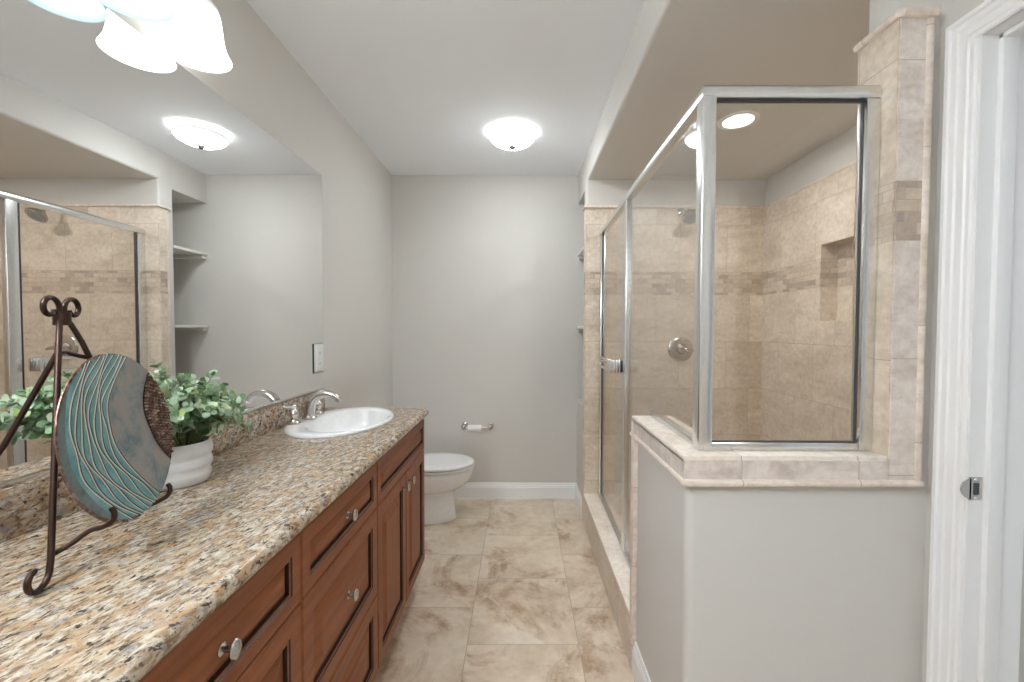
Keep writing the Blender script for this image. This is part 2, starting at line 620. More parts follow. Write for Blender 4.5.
# far side wall of the shower with a recessed shampoo niche
ny0, ny1, nz0, nz1 = 1.90, 2.215, 1.335, 1.735
w = MB()
w.box((XS, YP, 0), (XS + 0.1, ny0, 2.08), M['walltile']).box((XS, ny1, 0), (XS + 0.1, YE, 2.08), M['walltile'])
w.box((XS, ny0, 0), (XS + 0.1, ny1, nz0), M['walltile']).box((XS, ny0, nz1), (XS + 0.1, ny1, 2.08), M['walltile'])
w.box((XS + 0.09, ny0, nz0), (XS + 0.1, ny1, nz1), M['walltile'])
w.box((XS + 0.012, YP, 2.08), (XS + 0.1, YE + 0.01, ZS), M['paint'])
w.tube([(XS + 0.004, YP, 2.08), (XS + 0.004, YE, 2.08)], 0.009, M['bull'], 8)
struct(w.build('wall_shower_side'))
# tile on the end wall with its pilaster return
w = MB()
w.box((XT, YE, 0), (XS, YE + 0.01, 2.08), M['walltile'])
w.box((XT, YE + 0.01, 0), (XW, YE + 0.055, 2.08), M['walltile'])
w.prism([(XT - 0.001, YE + 0.055)] + arc((XW - 0.001, YE + 0.068), 0.010, 180, 90, 5) + [(XW, YE + 0.055)], 'Z', 0, 2.08, M['bull'])
w.tube([(XT - 0.004, YE + 0.085, 2.082), (XT - 0.004, YE - 0.004, 2.082), (XT + 0.003, YE - 0.004, 2.082), (XS, YE - 0.001, 2.082)], 0.009, M['bull'], 8)
struct(w.build('trim_1'))

# half wall: painted core
w = MB()
pts = [(XW + 0.006, 1.54), (XW + 0.006, YP + 0.02)] + arc((XW + 0.026, YP + 0.02), 0.02, 180, 270, 6) + [(XR + 0.01, YP), (XR + 0.01, 1.178), (0.555, 1.178), (0.555, 1.54)]
w.prism(pts, 'Z', 0, 0.905, M['paint'])
struct(w.build('wall_half'))
# stub of full height wall to the right of the glass
w = MB()
w.prism(arc((0.964, YP + 0.008), 0.008, 180, 270, 4) + [(XR + 0.02, YP), (XR + 0.02, 1.180)] + arc((0.964, 1.172), 0.008, 90, 180, 4), 'Z', 0.9052, ZS, M['paint'])
w.box((XR + 0.02, YP, 0), (XS + 0.1, 1.178, ZS), M['paint'])
struct(w.build('wall_stub'))
# tile cap on the half wall
CZ = 0.963
w = MB()
w.bbox((XT, 1.070, 0.945), (0.570, 1.578, CZ), M['capstone'], 0.003)
w.bbox((0.565, 1.070, 0.945), (0.950, 1.200, CZ), M['capstone'], 0.003)
w.box((XT, YP + 0.004, 0.900), (XW + 0.010, 1.578, 0.952), M['liner'])
w.box((XT, 1.066, 0.900), (0.945, YP + 0.004, 0.952), M['liner'])
w.box((0.545, 1.19, 0.05), (0.566, 1.575, 0.95), M['walltile']).box((0.545, 1.18, 0.05), (0.96, 1.197, 0.95), M['walltile'])
w.tube([(XT + 0.002, 1.578, 0.894), (XT + 0.002, 1.068, 0.894), (XT + 0.004, 1.066, 0.894), (1.030, 1.066, 0.894)], 0.0095, M['bull'], 10)
w.bbox((XT - 0.001, 1.545, 0), (0.566, 1.580, 0.95), M['bull'], 0.006, 3)
struct(w.build('trim_2'))
# tile surround on the stub wall
w = MB()
w.box((0.945, 1.070, 0.90), (0.960, 1.196, 2.07), M['walltile'])
w.box((0.960, 1.183, 0.05), (XS, 1.196, 2.07), M['walltile'])
w.box((0.948, 1.066, 0.896), (1.012, YP + 0.002, 2.07), M['linerband'])
w.bbox((1.010, 1.062, 0.889), (1.032, YP + 0.002, 2.078), M['bull'], 0.008, 3)
w.tube([(0.944, 1.20, 2.076), (0.944, 1.067, 2.076), (0.948, 1.064, 2.076), (1.032, 1.064, 2.076)], 0.0115, M['bull'], 10)
struct(w.build('trim_3'))
# curb and shower pan
w = MB()
w.box((XT + 0.002, 1.578, 0), (0.56, YE, 0.192), M['curbstone'])
w.bbox((XT - 0.002, 1.578, 0.190), (0.57, YE, 0.206), M['capstone'], 0.004)
struct(w.build('trim_4'))
struct(MB().box((0.555, 1.19, 0), (XS, YE, 0.06), M['walltile']).build('floor_shower'))


def baseboard(name, p0, p1, n, h=0.118):
    """p0->p1 along the wall, n the direction out of the wall"""
    prof = [(0, 0), (0.014, 0), (0.014, h * 0.70), (0.011, h * 0.76), (0.011, h * 0.82), (0.007, h * 0.86), (0.006, h * 0.95), (0.003, h), (0, h)]
    p0, p1, n = Vector((*p0, 0)), Vector((*p1, 0)), Vector((*n, 0))
    o = MB().rings([[tuple(p + n * a + Vector((0, 0, z))) for a, z in prof] for p in (p0, p1)], M['white']).build(name, smooth=20)
    return struct(o)


baseboard('baseboard_back', (XL, YB), (XW, YB), (0, -1))
baseboard('baseboard_left', (XL, 2.0), (XL, YB), (1, 0))
baseboard('baseboard_alcove', (XW, 2.82), (XW, YB), (-1, 0))
w = baseboard('baseboard_half_wall', (XW + 0.006, YP - 0.012), (XW + 0.006, 1.543), (-1, 0))
baseboard('baseboard_half_wall_front', (XW - 0.006, YP), (XR, YP), (0, -1))

# door in the right wall
d = bpy.data.objects.new('door_1', None)
COL.objects.link(d)
d.location = (XR, DOOR1, 0)
struct(d)


def casing_prof():
    # across the width (0 = outer edge), outwards from the wall
    return [(0, 0), (0, 0.016), (0.004, 0.019), (0.012, 0.019), (0.016, 0.015), (0.028, 0.015), (0.033, 0.012), (0.048, 0.011), (0.052, 0.008), (0.060, 0.008), (0.064, 0.004), (0.064, 0)]


CW, ZD = 0.064, 1.968
rg = []
for y, z, dy, dz in ((DOOR1 + CW + 0.008, 0, -1, 0), (DOOR1 + CW + 0.008, ZD + CW, -1, -1), (DOOR0 - CW - 0.008, ZD + CW, 1, -1), (DOOR0 - CW - 0.008, 0, 1, 0)):
    rg.append([(XR - t, y + dy * u, z + dz * u) for u, t in casing_prof()])
w = MB().rings(rg, M['white'])
w.build('casing', d, smooth=20)
w = MB().box((XR - 0.002, DOOR1, 0), (XRo + 0.01, DOOR1 + 0.02, ZD + 0.02), M['white']).box((XR - 0.002, DOOR0 - 0.02, 0), (XRo + 0.01, DOOR0, ZD + 0.02), M['white'])
w.box((XR - 0.002, DOOR0, ZD), (XRo + 0.01, DOOR1, ZD + 0.02), M['white'])
w.build('jamb', d)
w = MB().bbox((XR + 0.036, DOOR1 - 0.012, 0), (XR + 0.072, DOOR1 + 0.002, ZD), M['white'], 0.003).bbox((XR + 0.036, DOOR0, ZD - 0.012), (XR + 0.072, DOOR1, ZD + 0.002), M['white'], 0.003)
w.build('door_stop', d)
w = MB()
w.bbox((XR - 0.001, DOOR1 - 0.0025, 0.885), (XR + 0.031, DOOR1 + 0.001, 0.940), M['nickel'], 0.001)
w.prism(arc((XR + 0.004, 0.9125), 0.0245, 90, 270, 10), 'Y', DOOR1 - 0.0025, DOOR1 - 0.0005, M['nickel'])
sp = w.build('strike_plate', d)
MB().box((XR + 0.009, DOOR1 - 0.0032, 0.898), (XR + 0.022, DOOR1 - 0.0022, 0.927), M['gasket']).build('latch_hole', sp)
for z in (0.890, 0.935):
    MB().lathe((XR + 0.015, DOOR1 - 0.0024, z), [(0.0001, -0.001), (0.003, -0.0008), (0.0035, 0)], M['chrome'], 12, 'Y').build('screw', sp)

# ------------------------------------------------------------------ countertop and backsplash
Y0C, Y1C, XC = -0.45, 2.095, -0.477     # flat edge of the top; the bullnose adds 2 cm
SX, SY, SA, SB = -0.751, 1.772, 0.198, 0.280   # sink centre and half axes
HA, HB = SA * 0.9, SB * 0.92
w = MB()
NS = 96
ang = sorted(set([2 * PI * i / NS for i in range(NS)]))
RB = (XL, 1.45, XC, Y1C)
corner = [math.atan2((y - SY) / HB, (x - SX) / HA) % (2 * PI) for x in (RB[0], RB[2]) for y in (RB[1], RB[3])]
ang = sorted(ang + corner)
inner, outer = [], []
for a in ang:
    dx, dy = HA * math.cos(a), HB * math.sin(a)
    t = min([(RB[2] - SX) / dx if dx > 1e-9 else 1e9, (RB[0] - SX) / dx if dx < -1e-9 else 1e9,
             (RB[3] - SY) / dy if dy > 1e-9 else 1e9, (RB[1] - SY) / dy if dy < -1e-9 else 1e9])
    inner.append((SX + dx, SY + dy))
    outer.append((SX + dx * t, SY + dy * t))
TH = 0.040
w.rings([[(x, y, CT - TH) for x, y in inner], [(x, y, CT) for x, y in inner], [(x, y, CT) for x, y in outer], [(x, y, CT - TH) for x, y in outer],
         [(x, y, CT - TH) for x, y in inner]], M['granite'], False, False)
w.box((XL, Y0C, CT - TH), (XC, RB[1], CT), M['granite'])
R = TH / 2
path = [((XC, Y0C), (1, 0))] + [((XC, Y1C - 0.012), (1, 0))]
for i in range(0, 9):
    a = PI / 2 * i / 8
    path.append(((XC - 0.012 + 0.012 * math.cos(a), Y1C - 0.012 + 0.012 * math.sin(a)), (math.cos(a), math.sin(a))))
path.append(((XL, Y1C), (0, 1)))
rg = []
for (px, py), (nx, ny) in path:
    ring = []
    for i in range(11):
        t = PI / 2 - PI * i / 10
        k = R * 1.05 * math.cos(t)
        ring.append((px + nx * k, py + ny * k, CT - R + R * math.sin(t)))
    rg.append(ring)
w.rings(rg, M['granite'])
tag(w.build('countertop', smooth=40), 'long speckled beige and brown granite countertop with rounded front edge', 'countertop')
w = MB().bbox((XL, Y0C, CT + 0.0005), (XL + 0.020, 2.030, CT + 0.097), M['granite'], 0.003)
tag(w.build('backsplash'), 'low granite backsplash strip along the wall below the mirror', 'backsplash')

# ------------------------------------------------------------------ vanity cabinets
XF = -0.474                     # front plane of doors and drawers
ZB, ZT = 0.135, CT - TH - 0.0005


def panel(y0, y1, z0, z1, vertical, stile):
    """raised panel front with glazed grooves"""
    m = M['woodv'] if vertical else M['woodh']
    g = M['glaze']
    s = stile
    steps = [(0.0, -0.022, g), (0.0, -0.004, m), (0.004, 0.0, m), (s, 0.0, m), (s + 0.0018, -0.003, g), (s + 0.0045, -0.0025, m), (s + 0.0075, -0.003, m),
             (s + 0.0080, -0.0105, g), (s + 0.0098, -0.0110, g), (s + 0.0112, -0.0105, m)]
    r = min(0.034, (min(y1 - y0, z1 - z0) / 2 - s - 0.0112) * 0.52)
    steps += [(s + 0.0112 + r, -0.0018, m), (s + 0.0128 + r, -0.0006, m)]
    w = MB()

    def ring(i, x):
        return [(XF + x, y0 + i, z0 + i), (XF + x, y1 - i, z0 + i), (XF + x, y1 - i, z1 - i), (XF + x, y0 + i, z1 - i)]
    for k in range(len(steps) - 1):
        a, b2 = steps[k], steps[k + 1]
        w.rings([ring(a[0], a[1]), ring(b2[0], b2[1])], b2[2], False, False)
    i, x, _ = steps[-1]
    w.add(ring(i, x), [(0, 1, 2, 3)], m)
    i, x, _ = steps[0]
    w.add(ring(i, x), [(3, 2, 1, 0)], m)
    return w


def knob(y, z, parent):
    w = MB()
    w.lathe((XF - 0.001, y, z), [(0.0001, 0.0), (0.010, 0.0), (0.0105, 0.002), (0.008, 0.004), (0.005, 0.006), (0.0045, 0.016), (0.006, 0.018)], M['nickel'], 20, 'X')
    w.lathe((XF - 0.001, y, z), [(0.006, 0.0175), (0.0125, 0.0195), (0.0140, 0.0225), (0.0125, 0.0255), (0.007, 0.0285), (0.0001, 0.0295)], M['nickel'], 24, 'X', sx=0.92, sy=1.22)
    return w.build('knob', parent)


def cabinet(y0, y1, fronts, label):
    t = thing('vanity_cabinet', (-0.70, (y0 + y1) / 2, 0), label, 'cabinet', 'vanity base cabinets')
    w = MB()
    for ya in (y0 + 0.001, y1 - 0.019):
        w.box((XL + 0.003, ya, ZB - 0.03), (XF - 0.023, ya + 0.018, ZT), M['woodv'])
    w.box((XL + 0.003, y0 + 0.019, ZB - 0.03), (XF - 0.023, y1 - 0.019, ZB - 0.012), M['woodv'])
    w.box((XL + 0.003, y0 + 0.019, ZB - 0.012), (XL + 0.012, y1 - 0.019, ZT - 0.15), M['woodv'])
    w.box((XF - 0.042, y0 + 0.019, ZB - 0.012), (XF - 0.023, y1 - 0.019, ZT), M['woodh'])
    w.build('body', t)
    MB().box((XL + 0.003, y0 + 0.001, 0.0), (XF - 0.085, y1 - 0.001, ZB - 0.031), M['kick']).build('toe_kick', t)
    for kind, a, b2, c, e, kn in fronts:
        o = panel(a + 0.0022, b2 - 0.0022, c + 0.002, e - 0.002, kind == 'door', 0.034 if e - c < 0.2 else 0.044).build(kind, t, smooth=0)
        if kn:
            knob(kn[0], kn[1], o)
    return t


Z1, Z2 = 0.692, 0.404
ZTOP = ZT - 0.004
YC = (0.412, 0.897, 1.380, 2.066)
YD = 1.728
cabinet(YC[2], YC[3], [('drawer_front', YC[2], YC[3], Z1, ZTOP, None), ('door', YC[2], YD, ZB, Z1, (YD - 0.038, 0.642)), ('door', YD, YC[3], ZB, Z1, (YD + 0.046, 0.642))],
        'reddish wood vanity cabinet with two doors, nearest the toilet under the sink')
for y0, y1, lab in ((YC[1], YC[2], 'reddish wood drawer cabinet beside the two-door sink cabinet'),
                    (YC[0], YC[1], 'reddish wood drawer cabinet under the near end of the counter by the plate easel')):
    ym = (y0 + y1) / 2
    cabinet(y0, y1, [('drawer', y0, y1, Z1, ZTOP, (ym, 0.776)), ('drawer', y0, y1, Z2, Z1, (ym, 0.552)), ('drawer', y0, y1, ZB, Z2, (ym, 0.270))], lab)

# ------------------------------------------------------------------ sink and faucet
t = thing('sink', (SX, SY, CT), 'white oval drop-in sink set in the granite countertop', 'sink')
w = MB()
rg = []
bx = SX + 0.030
for k, (ax, ay, cx, z) in enumerate([(SA * 0.88, SB * 0.9, SX, -0.01), (SA, SB, SX, 0.0006), (SA * 1.004, SB * 1.003, SX, 0.006), (SA * 0.985, SB * 0.99, SX, 0.0115), (SA * 0.94, SB * 0.955, SX + 0.003, 0.0135),
                                     (0.160, 0.232, bx - 0.003, 0.0120), (0.150, 0.222, bx, 0.008), (0.145, 0.217, bx, 0.000), (0.138, 0.208, bx, -0.020), (0.125, 0.190, bx, -0.060),
                                     (0.105, 0.160, bx, -0.100), (0.07, 0.105, bx - 0.003, -0.128), (0.032, 0.042, bx - 0.008, -0.138), (0.018, 0.018, bx - 0.010, -0.140)]):
    rg.append([(cx + ax * math.cos(2 * PI * i / 72), SY + ay * math.sin(2 * PI * i / 72), CT + z) for i in range(72)])
w.rings(rg, M['porcelain'], False, False)
w.build('basin', t, smooth=60)
MB().lathe((bx - 0.010, SY, CT - 0.1405), [(0.0001, 0.001), (0.012, 0.001), (0.014, 0.003), (0.024, 0.003), (0.026, 0.0)], M['chrome'], 28).build('drain', t)

fy, fx, fz = 1.772, -0.894, CT + 0.0142
t = thing('faucet', (fx, fy, fz), 'brushed nickel widespread faucet with arched spout behind the oval sink', 'faucet')
path, rad = [], []
ctrl = [(0, 0.0), (0.000, 0.02), (0.004, 0.05), (0.016, 0.078), (0.037, 0.097), (0.064, 0.105), (0.092, 0.101), (0.114, 0.090), (0.126, 0.076)]
rr = [0.0235, 0.0225, 0.0215, 0.0205, 0.0190, 0.0170, 0.0148, 0.0130, 0.0125]


def smooth_path(c, n=6):
    P = [Vector(p) for p in c]
    out = []
    for i in range(len(P) - 1):
        p0, p1, p2, p3 = P[max(i - 1, 0)], P[i], P[i + 1], P[min(i + 2, len(P) - 1)]
        for k in range(n):
            u = k / n
            out.append(0.5 * ((2 * p1) + (p2 - p0) * u + (2 * p0 - 5 * p1 + 4 * p2 - p3) * u * u + (3 * p1 - p0 - 3 * p2 + p3) * u ** 3))
    out.append(P[-1])
    return out


sp = smooth_path([(fx + a, fy, fz + z) for a, z in ctrl], 5)
rad = [rr[min(int(i / 5), 8)] + (rr[min(int(i / 5) + 1, 8)] - rr[min(int(i / 5), 8)]) * ((i % 5) / 5) for i in range(len(sp))]
w = MB().tube(sp, rad, M['nickel'], 18)
w.lathe((fx, fy, fz), [(0.0001, 0), (0.030, 0), (0.030, 0.004), (0.026, 0.007), (0.0225, 0.012)], M['nickel'], 28)
w.build('spout', t, smooth=50)
tip = sp[-1]
MB().tube([tip, tip + (sp[-1] - sp[-2]).normalized() * 0.008], 0.0095, M['chrome'], 16).build('aerator', t)
for sgn in (-1, 1):
    hy = fy + sgn * 0.1
    hx = fx - 0.012
    w = MB().lathe((hx, hy, fz), [(0.0001, 0), (0.027, 0), (0.027, 0.003), (0.022, 0.006), (0.016, 0.012), (0.0125, 0.022), (0.0150, 0.030), (0.0185, 0.037), (0.0175, 0.046), (0.011, 0.052)],
                   M['nickel'], 28)
    hb = w.build('handle_base', t, smooth=50)
    w = MB().lathe((hx, hy, fz), [(0.012, 0.050), (0.0105, 0.055), (0.007, 0.058), (0.0085, 0.063), (0.011, 0.068), (0.0085, 0.074), (0.0001, 0.077)], M['chrome'], 24)
    w.tube(smooth_path([(hx, hy, fz + 0.066), (hx - 0.006, hy + sgn * 0.02, fz + 0.068), (hx - 0.010, hy + sgn * 0.045, fz + 0.074), (hx - 0.010, hy + sgn * 0.058, fz + 0.079)], 4),
           [0.006] * 9 + [0.0055] * 2 + [0.005, 0.003], M['chrome'], 12)
    w.build('lever', hb, smooth=50)

# ------------------------------------------------------------------ mirror, outlet, vanity light
mz0, mz1, my0, my1 = CT + 0.105, 2.030, -0.40, 2.046
oy, oz0, oz1 = 1.938, 1.078, 1.219
w = MB()
pts = [(my0, mz0), (my1, mz0), (my1, oz0), (oy, oz0), (oy, oz1), (my1, oz1), (my1, mz1), (my0, mz1)]
xm = XL + 0.006
w.add([(xm, y, z) for y, z in pts], [tuple(range(8))], M['mirror'])
w.add([(XL + 0.0005, y, z) for y, z in pts] + [(xm, y, z) for y, z in pts], [(i, (i + 1) % 8, 8 + (i + 1) % 8, 8 + i) for i in range(8)], M['edgeglass'])
w.add([(XL + 0.0005, y, z) for y, z in pts], [tuple(reversed(range(8)))], M['edgeglass'])
o = tag(w.build('wall_mirror', smooth=0), 'huge frameless wall mirror over the granite counter', 'mirror')
MB().bbox((XL + 0.0005, my0, mz0 - 0.007), (XL + 0.010, my1, mz0 + 0.003), M['satin'], 0.002).build('bottom_channel', o)

t = thing('wall_outlet', (XL, 1.99, 1.15), 'small white wall outlet plate set into the notch at the mirror edge', 'outlet')
w = MB().bbox((XL + 0.0005, 1.949, oz0 + 0.005), (XL + 0.009, 2.041, oz1 - 0.005), M['plastic'], 0.003)
w.build('cover_plate', t)
w = MB().bbox((XL + 0.008, 1.976, 1.095), (XL + 0.0115, 2.014, 1.202), M['plastic'], 0.002)
rc = w.build('receptacle', t)
for z in (1.122, 1.172):
    for y in (1.988, 2.001):
        MB().box((XL + 0.011, y - 0.001, z - 0.005), (XL + 0.0119, y + 0.001, z + 0.005), M['gasket']).build('socket_slot', rc)
MB().box((XL + 0.0005, 1.9405, oz0 + 0.002), (XL + 0.0085, 1.9485, oz1 - 0.002), M['edgeglass']).build('reflection_strip', t)['label'] = 'dark green mirror reflection painted as a strip'  # dark strip stands for the plate's side reflected in the mirror

LX = -0.882
SH = [(0.030, 0.150), (0.042, 0.147), (0.050, 0.135), (0.056, 0.115), (0.060, 0.085), (0.0635, 0.050), (0.069, 0.025), (0.0765, 0.008), (0.081, 0.0), (0.0775, 0.002), (0.072, 0.012),
      (0.066, 0.028), (0.060, 0.052), (0.0565, 0.085), (0.0525, 0.115), (0.047, 0.133), (0.040, 0.142), (0.030, 0.145)]
for yc, lab in ((0.860, 'bell-shaded vanity light bar on the wall above the mirror, by the plate easel'),
                (-0.140, 'added bell-shaded light bar, unseen fill light nearer the room entrance')):  # this bar is added out of view to fill the room with light
    t = thing('vanity_light', (XL, yc, 2.27), lab, 'light fixture')
    MB().bbox((XL + 0.0005, yc - 0.20, 2.25), (XL + 0.022, yc + 0.20, 2.36), M['nickel'], 0.008, 3).build('back_plate', t)
    MB().tube([(LX, yc - 0.34, 2.285), (LX, yc + 0.34, 2.285)], 0.009, M['nickel'], 14).tube([(XL + 0.02, yc, 2.305), (LX, yc, 2.29)], 0.010, M['nickel'], 14).build('bar', t)
    for k, dy in enumerate((0.300, 0.100, -0.100, -0.300)):
        y = yc + dy
        cool = k == 1 and yc > 0
        s = MB().lathe((LX, y, 2.030), SH, M['shadefill'] if yc < 0 else M['shadecool'] if cool else M['shade'], 40).build('lamp_shade', t, smooth=60)
        if cool:
            s['label'] = 'bluish glowing glass shade'
        MB().lathe((LX, y, 2.030), [(0.0001, 0.192), (0.018, 0.192), (0.024, 0.185), (0.034, 0.160), (0.0365, 0.150), (0.034, 0.147), (0.0001, 0.149)], M['nickel'], 28).build('socket_cap', t, smooth=50)
        MB().tube([(LX, y, 2.215), (LX, y, 2.285)], 0.007, M['nickel'], 10).build('stem', t)
        MB().lathe((LX, y, 2.065), [(0.0001, 0.0), (0.015, 0.006), (0.026, 0.022), (0.028, 0.038), (0.022, 0.056), (0.014, 0.068), (0.013, 0.084)], M['bulb'], 20).build('bulb', s)

# ------------------------------------------------------------------ ceiling lights
for cx_, cy_, label in ((-0.050, 2.485, 'round flush ceiling light with frosted glass dome and nickel finial'),
                         (0.050, -0.750, 'added frosted dome light, unseen fill light nearer the room entrance')):  # added dome behind the camera, there for its fill light
    t = thing('ceiling_light', (cx_, cy_, ZC), label, 'light fixture')
    MB().lathe((cx_, cy_, ZC), [(0.0001, -0.001), (0.125, -0.001), (0.128, -0.012), (0.122, -0.020)], M['white'], 48).build('pan', t)
    w = MB()
    rg = []
    for r, z in ((0.136, -0.016), (0.150, -0.010), (0.152, -0.015), (0.138, -0.028)):
        rg.append([(cx_ + (r + (0.003 if (i % 2 and r > 0.145) else 0)) * math.cos(2 * PI * i / 144), cy_ + (r + (0.003 if (i % 2 and r > 0.145) else 0)) * math.sin(2 * PI * i / 144), ZC + z) for i in range(144)])
    w.rings(rg, M['glass'], False, False)
    w.build('ribbed_rim', t, smooth=0)
    MB().lathe((cx_, cy_, ZC), [(0.133, -0.018), (0.136, -0.026), (0.131, -0.038), (0.114, -0.054), (0.084, -0.070), (0.048, -0.079), (0.012, -0.083)], M['dome'], 64).build('glass_dome', t, smooth=60)
    MB().lathe((cx_, cy_, ZC), [(0.0001, -0.102), (0.010, -0.101), (0.0145, -0.096), (0.012, -0.092), (0.021, -0.089), (0.022, -0.082), (0.012, -0.078)], M['pewter'], 24).build('finial', t, smooth=50)

rx, ry = 1.010, 1.975
t = thing('recessed_light', (rx, ry, ZS), 'round recessed ceiling downlight inside the shower', 'light fixture')
MB().lathe((rx, ry, ZS), [(0.066, -0.004), (0.074, -0.006), (0.088, -0.003), (0.089, -0.0003)], M['white'], 48).build('trim_ring', t)
MB().lathe((rx, ry, ZS), [(0.0001, -0.007), (0.040, -0.0065), (0.068, -0.004)], M['canlens'], 48).build('lens', t)
lamp('recessed_lamp', 'AREA', (rx, ry, ZS - 0.02), 5.5, (0.97, 0.985, 1.0), 0.13)

# ------------------------------------------------------------------ shower enclosure
HZ0, HZ1 = 1.896, 1.935
t = thing('shower_enclosure', (XG, YG, 0.206), 'chrome framed glass shower enclosure on the tiled half wall and curb', 'shower enclosure')


def header(y0, y1, x=None):
    # rounded header rail profile, (across, up)
    return [(-0.017, HZ0), (0.017, HZ0), (0.017, HZ0 + 0.022), (0.010, HZ1 - 0.004), (0.0, HZ1), (-0.010, HZ1 - 0.004), (-0.019, HZ0 + 0.022), (-0.019, HZ0 + 0.008)]


prof = header(0, 0)
rg = [[(XG + a, YE - 0.001, z) for a, z in prof], [(XG + a, YG + a, z) for a, z in prof], [(0.944, YG + a, z) for a, z in prof]]
MB().rings(rg, M['satin']).build('header_rail', t, smooth=35)
MB().bbox((XG - 0.018, YG - 0.020, CZ + 0.0005), (XG + 0.020, YG + 0.020, HZ0 + 0.004), M['satin'], 0.004, 3).build('corner_post', t)
MB().bbox((0.908, YG - 0.016, CZ + 0.0005), (0.9445, YG + 0.016, HZ0), M['satin'], 0.003).build('wall_jamb', t)
MB().bbox((XG + 0.02, YG - 0.014, CZ + 0.0005), (0.908, YG + 0.014, CZ + 0.021), M['satin'], 0.003).build('bottom_channel', t)
MB().bbox((XG - 0.013, YG + 0.02, CZ + 0.0005), (XG + 0.013, 1.576, CZ + 0.021), M['satin'], 0.003).build('bottom_channel', t)
MB().box((XG + 0.018, YG - 0.003, CZ + 0.012), (0.912, YG + 0.003, HZ0 + 0.004), M['glass']).build('front_glass', t, smooth=0)
w = MB().box((XG + 0.020, YG - 0.005, CZ + 0.021), (0.908, YG + 0.005, CZ + 0.0235), M['gasket']).box((0.9062, YG - 0.0045, CZ + 0.021), (0.908, YG + 0.0045, HZ0), M['gasket'])
w.box((XG + 0.020, YG - 0.006, HZ0 - 0.004), (0.908, YG + 0.006, HZ0), M['gasket'])
w.build('glazing_gasket', t)
YPST = 1.983
w = MB().prism([(YG + 0.018, CZ + 0.012), (1.584, CZ + 0.012), (1.584, 0.22), (YPST + 0.003, 0.22), (YPST + 0.003, HZ0 + 0.004), (YG + 0.018, HZ0 + 0.004)], 'X', XG - 0.003, XG + 0.003, M['glass'])
w.build('side_glass', t, smooth=0)
MB().bbox((XG - 0.015, YPST, 0.2065), (XG + 0.015, YPST + 0.052, HZ0), M['satin'], 0.004, 3).build('strike_post', t)
w = MB().bbox((XG - 0.016, 1.580, 0.2065), (XG + 0.016, YE - 0.001, 0.222), M['satin'], 0.003)
w.build('curb_track', t)
MB().bbox((XG - 0.014, YE - 0.055, 0.222), (XG + 0.014, YE - 0.0005, HZ0), M['satin'], 0.003).build('wall_jamb', t)
dr = MB().box((XG - 0.003, YPST + 0.056, 0.232), (XG + 0.003, YE - 0.057, HZ0 - 0.004), M['glass']).build('shower_door', t, smooth=0)
w = MB().box((XG - 0.006, YPST + 0.0545, 0.226), (XG + 0.006, YPST + 0.066, HZ0 - 0.004), M['gasket']).box((XG - 0.006, YE - 0.063, 0.226), (XG + 0.006, YE - 0.056, HZ0 - 0.004), M['gasket'])
w.box((XG - 0.007, YPST + 0.0545, 0.224), (XG + 0.007, YE - 0.056, 0.236), M['satin'])
w.build('door_seal', dr)
# towel bar on the outside of the door: ribbed mount and a looped double rail
b0, b1, bz0, bz1 = 2.062, 2.40, 1.072, 1.140
xb = 0.430
w = MB()
w.bbox((xb, b0 + 0.004, bz0 + 0.003), (XG - 0.0032, b0 + 0.094, bz1 - 0.003), M['chrome'], 0.004, 2)
for k in range(5):      # ribs on the outer face and on the end that faces the room
    y = b0 + 0.002 + k * 0.019
    w.bbox((xb - 0.006, y, bz0), (xb + 0.006, y + 0.016, bz1), M['chrome'], 0.004, 2)
for k in range(3):
    x = xb + 0.010 + k * 0.014
    w.bbox((x, b0, bz0), (x + 0.010, b0 + 0.010, bz1), M['chrome'], 0.003, 2)
w.build('handle_mount', dr)
loop = [(xb, b0 + 0.090, bz1 - 0.009), (xb, b1 - 0.012, bz1 - 0.009), (xb, b1, bz1 - 0.020), (xb, b1, bz0 + 0.020), (xb, b1 - 0.012, bz0 + 0.009), (xb, b0 + 0.090, bz0 + 0.009)]
w = MB().tube(loop, 0.008, M['chrome'], 12, True, (1.0, 0.7))
w.tube([(xb, b1, (bz0 + bz1) / 2), (XG - 0.0032, b1, (bz0 + bz1) / 2)], 0.008, M['chrome'], 12)
w.build('towel_bar', dr, smooth=50)

# the long glass line stands a little deeper on the curb at its far end
for ch in [t] + list(t.children_recursive):
    if ch.type == 'MESH':
        for v in ch.data.vertices:
            v.co.x += max(0.0, v.co.y - 1.155) * 0.0225

# shower head and valve on the end wall
hx, hz = 1.045, 2.050
t = thing('shower_head', (hx, YE, hz), 'round chrome shower head on a short arm high on the tiled shower wall', 'shower head')
MB().lathe((hx, YE, hz), [(0.0001, -0.014), (0.014, -0.013), (0.028, -0.006), (0.031, -0.0005)], M['chrome'], 28, 'Y').build('flange', t, smooth=50)
ap = smooth_path([(hx, YE - 0.003, hz), (hx, YE - 0.05, hz + 0.004), (hx, YE - 0.09, hz - 0.006), (hx, YE - 0.115, hz - 0.026)], 5)
MB().tube(ap, 0.0095, M['chrome'], 14).build('arm', t, smooth=50)
dv = Vector((0, -0.62, -0.78)).normalized()
h0 = Vector(ap[-1])
rg = []
e1 = Vector((1, 0, 0))
e2 = dv.cross(e1)
for r, k in ((0.012, -0.006), (0.016, 0.008), (0.018, 0.014), (0.030, 0.026), (0.046, 0.044), (0.052, 0.054), (0.052, 0.062), (0.046, 0.066), (0.020, 0.067), (0.0005, 0.0675)):
    rg.append([tuple(h0 + dv * k + e1 * r * math.cos(2 * PI * i / 32) + e2 * r * math.sin(2 * PI * i / 32)) for i in range(32)])
hd = MB().rings(rg, M['nickel'], True, True).build('head', t, smooth=50)
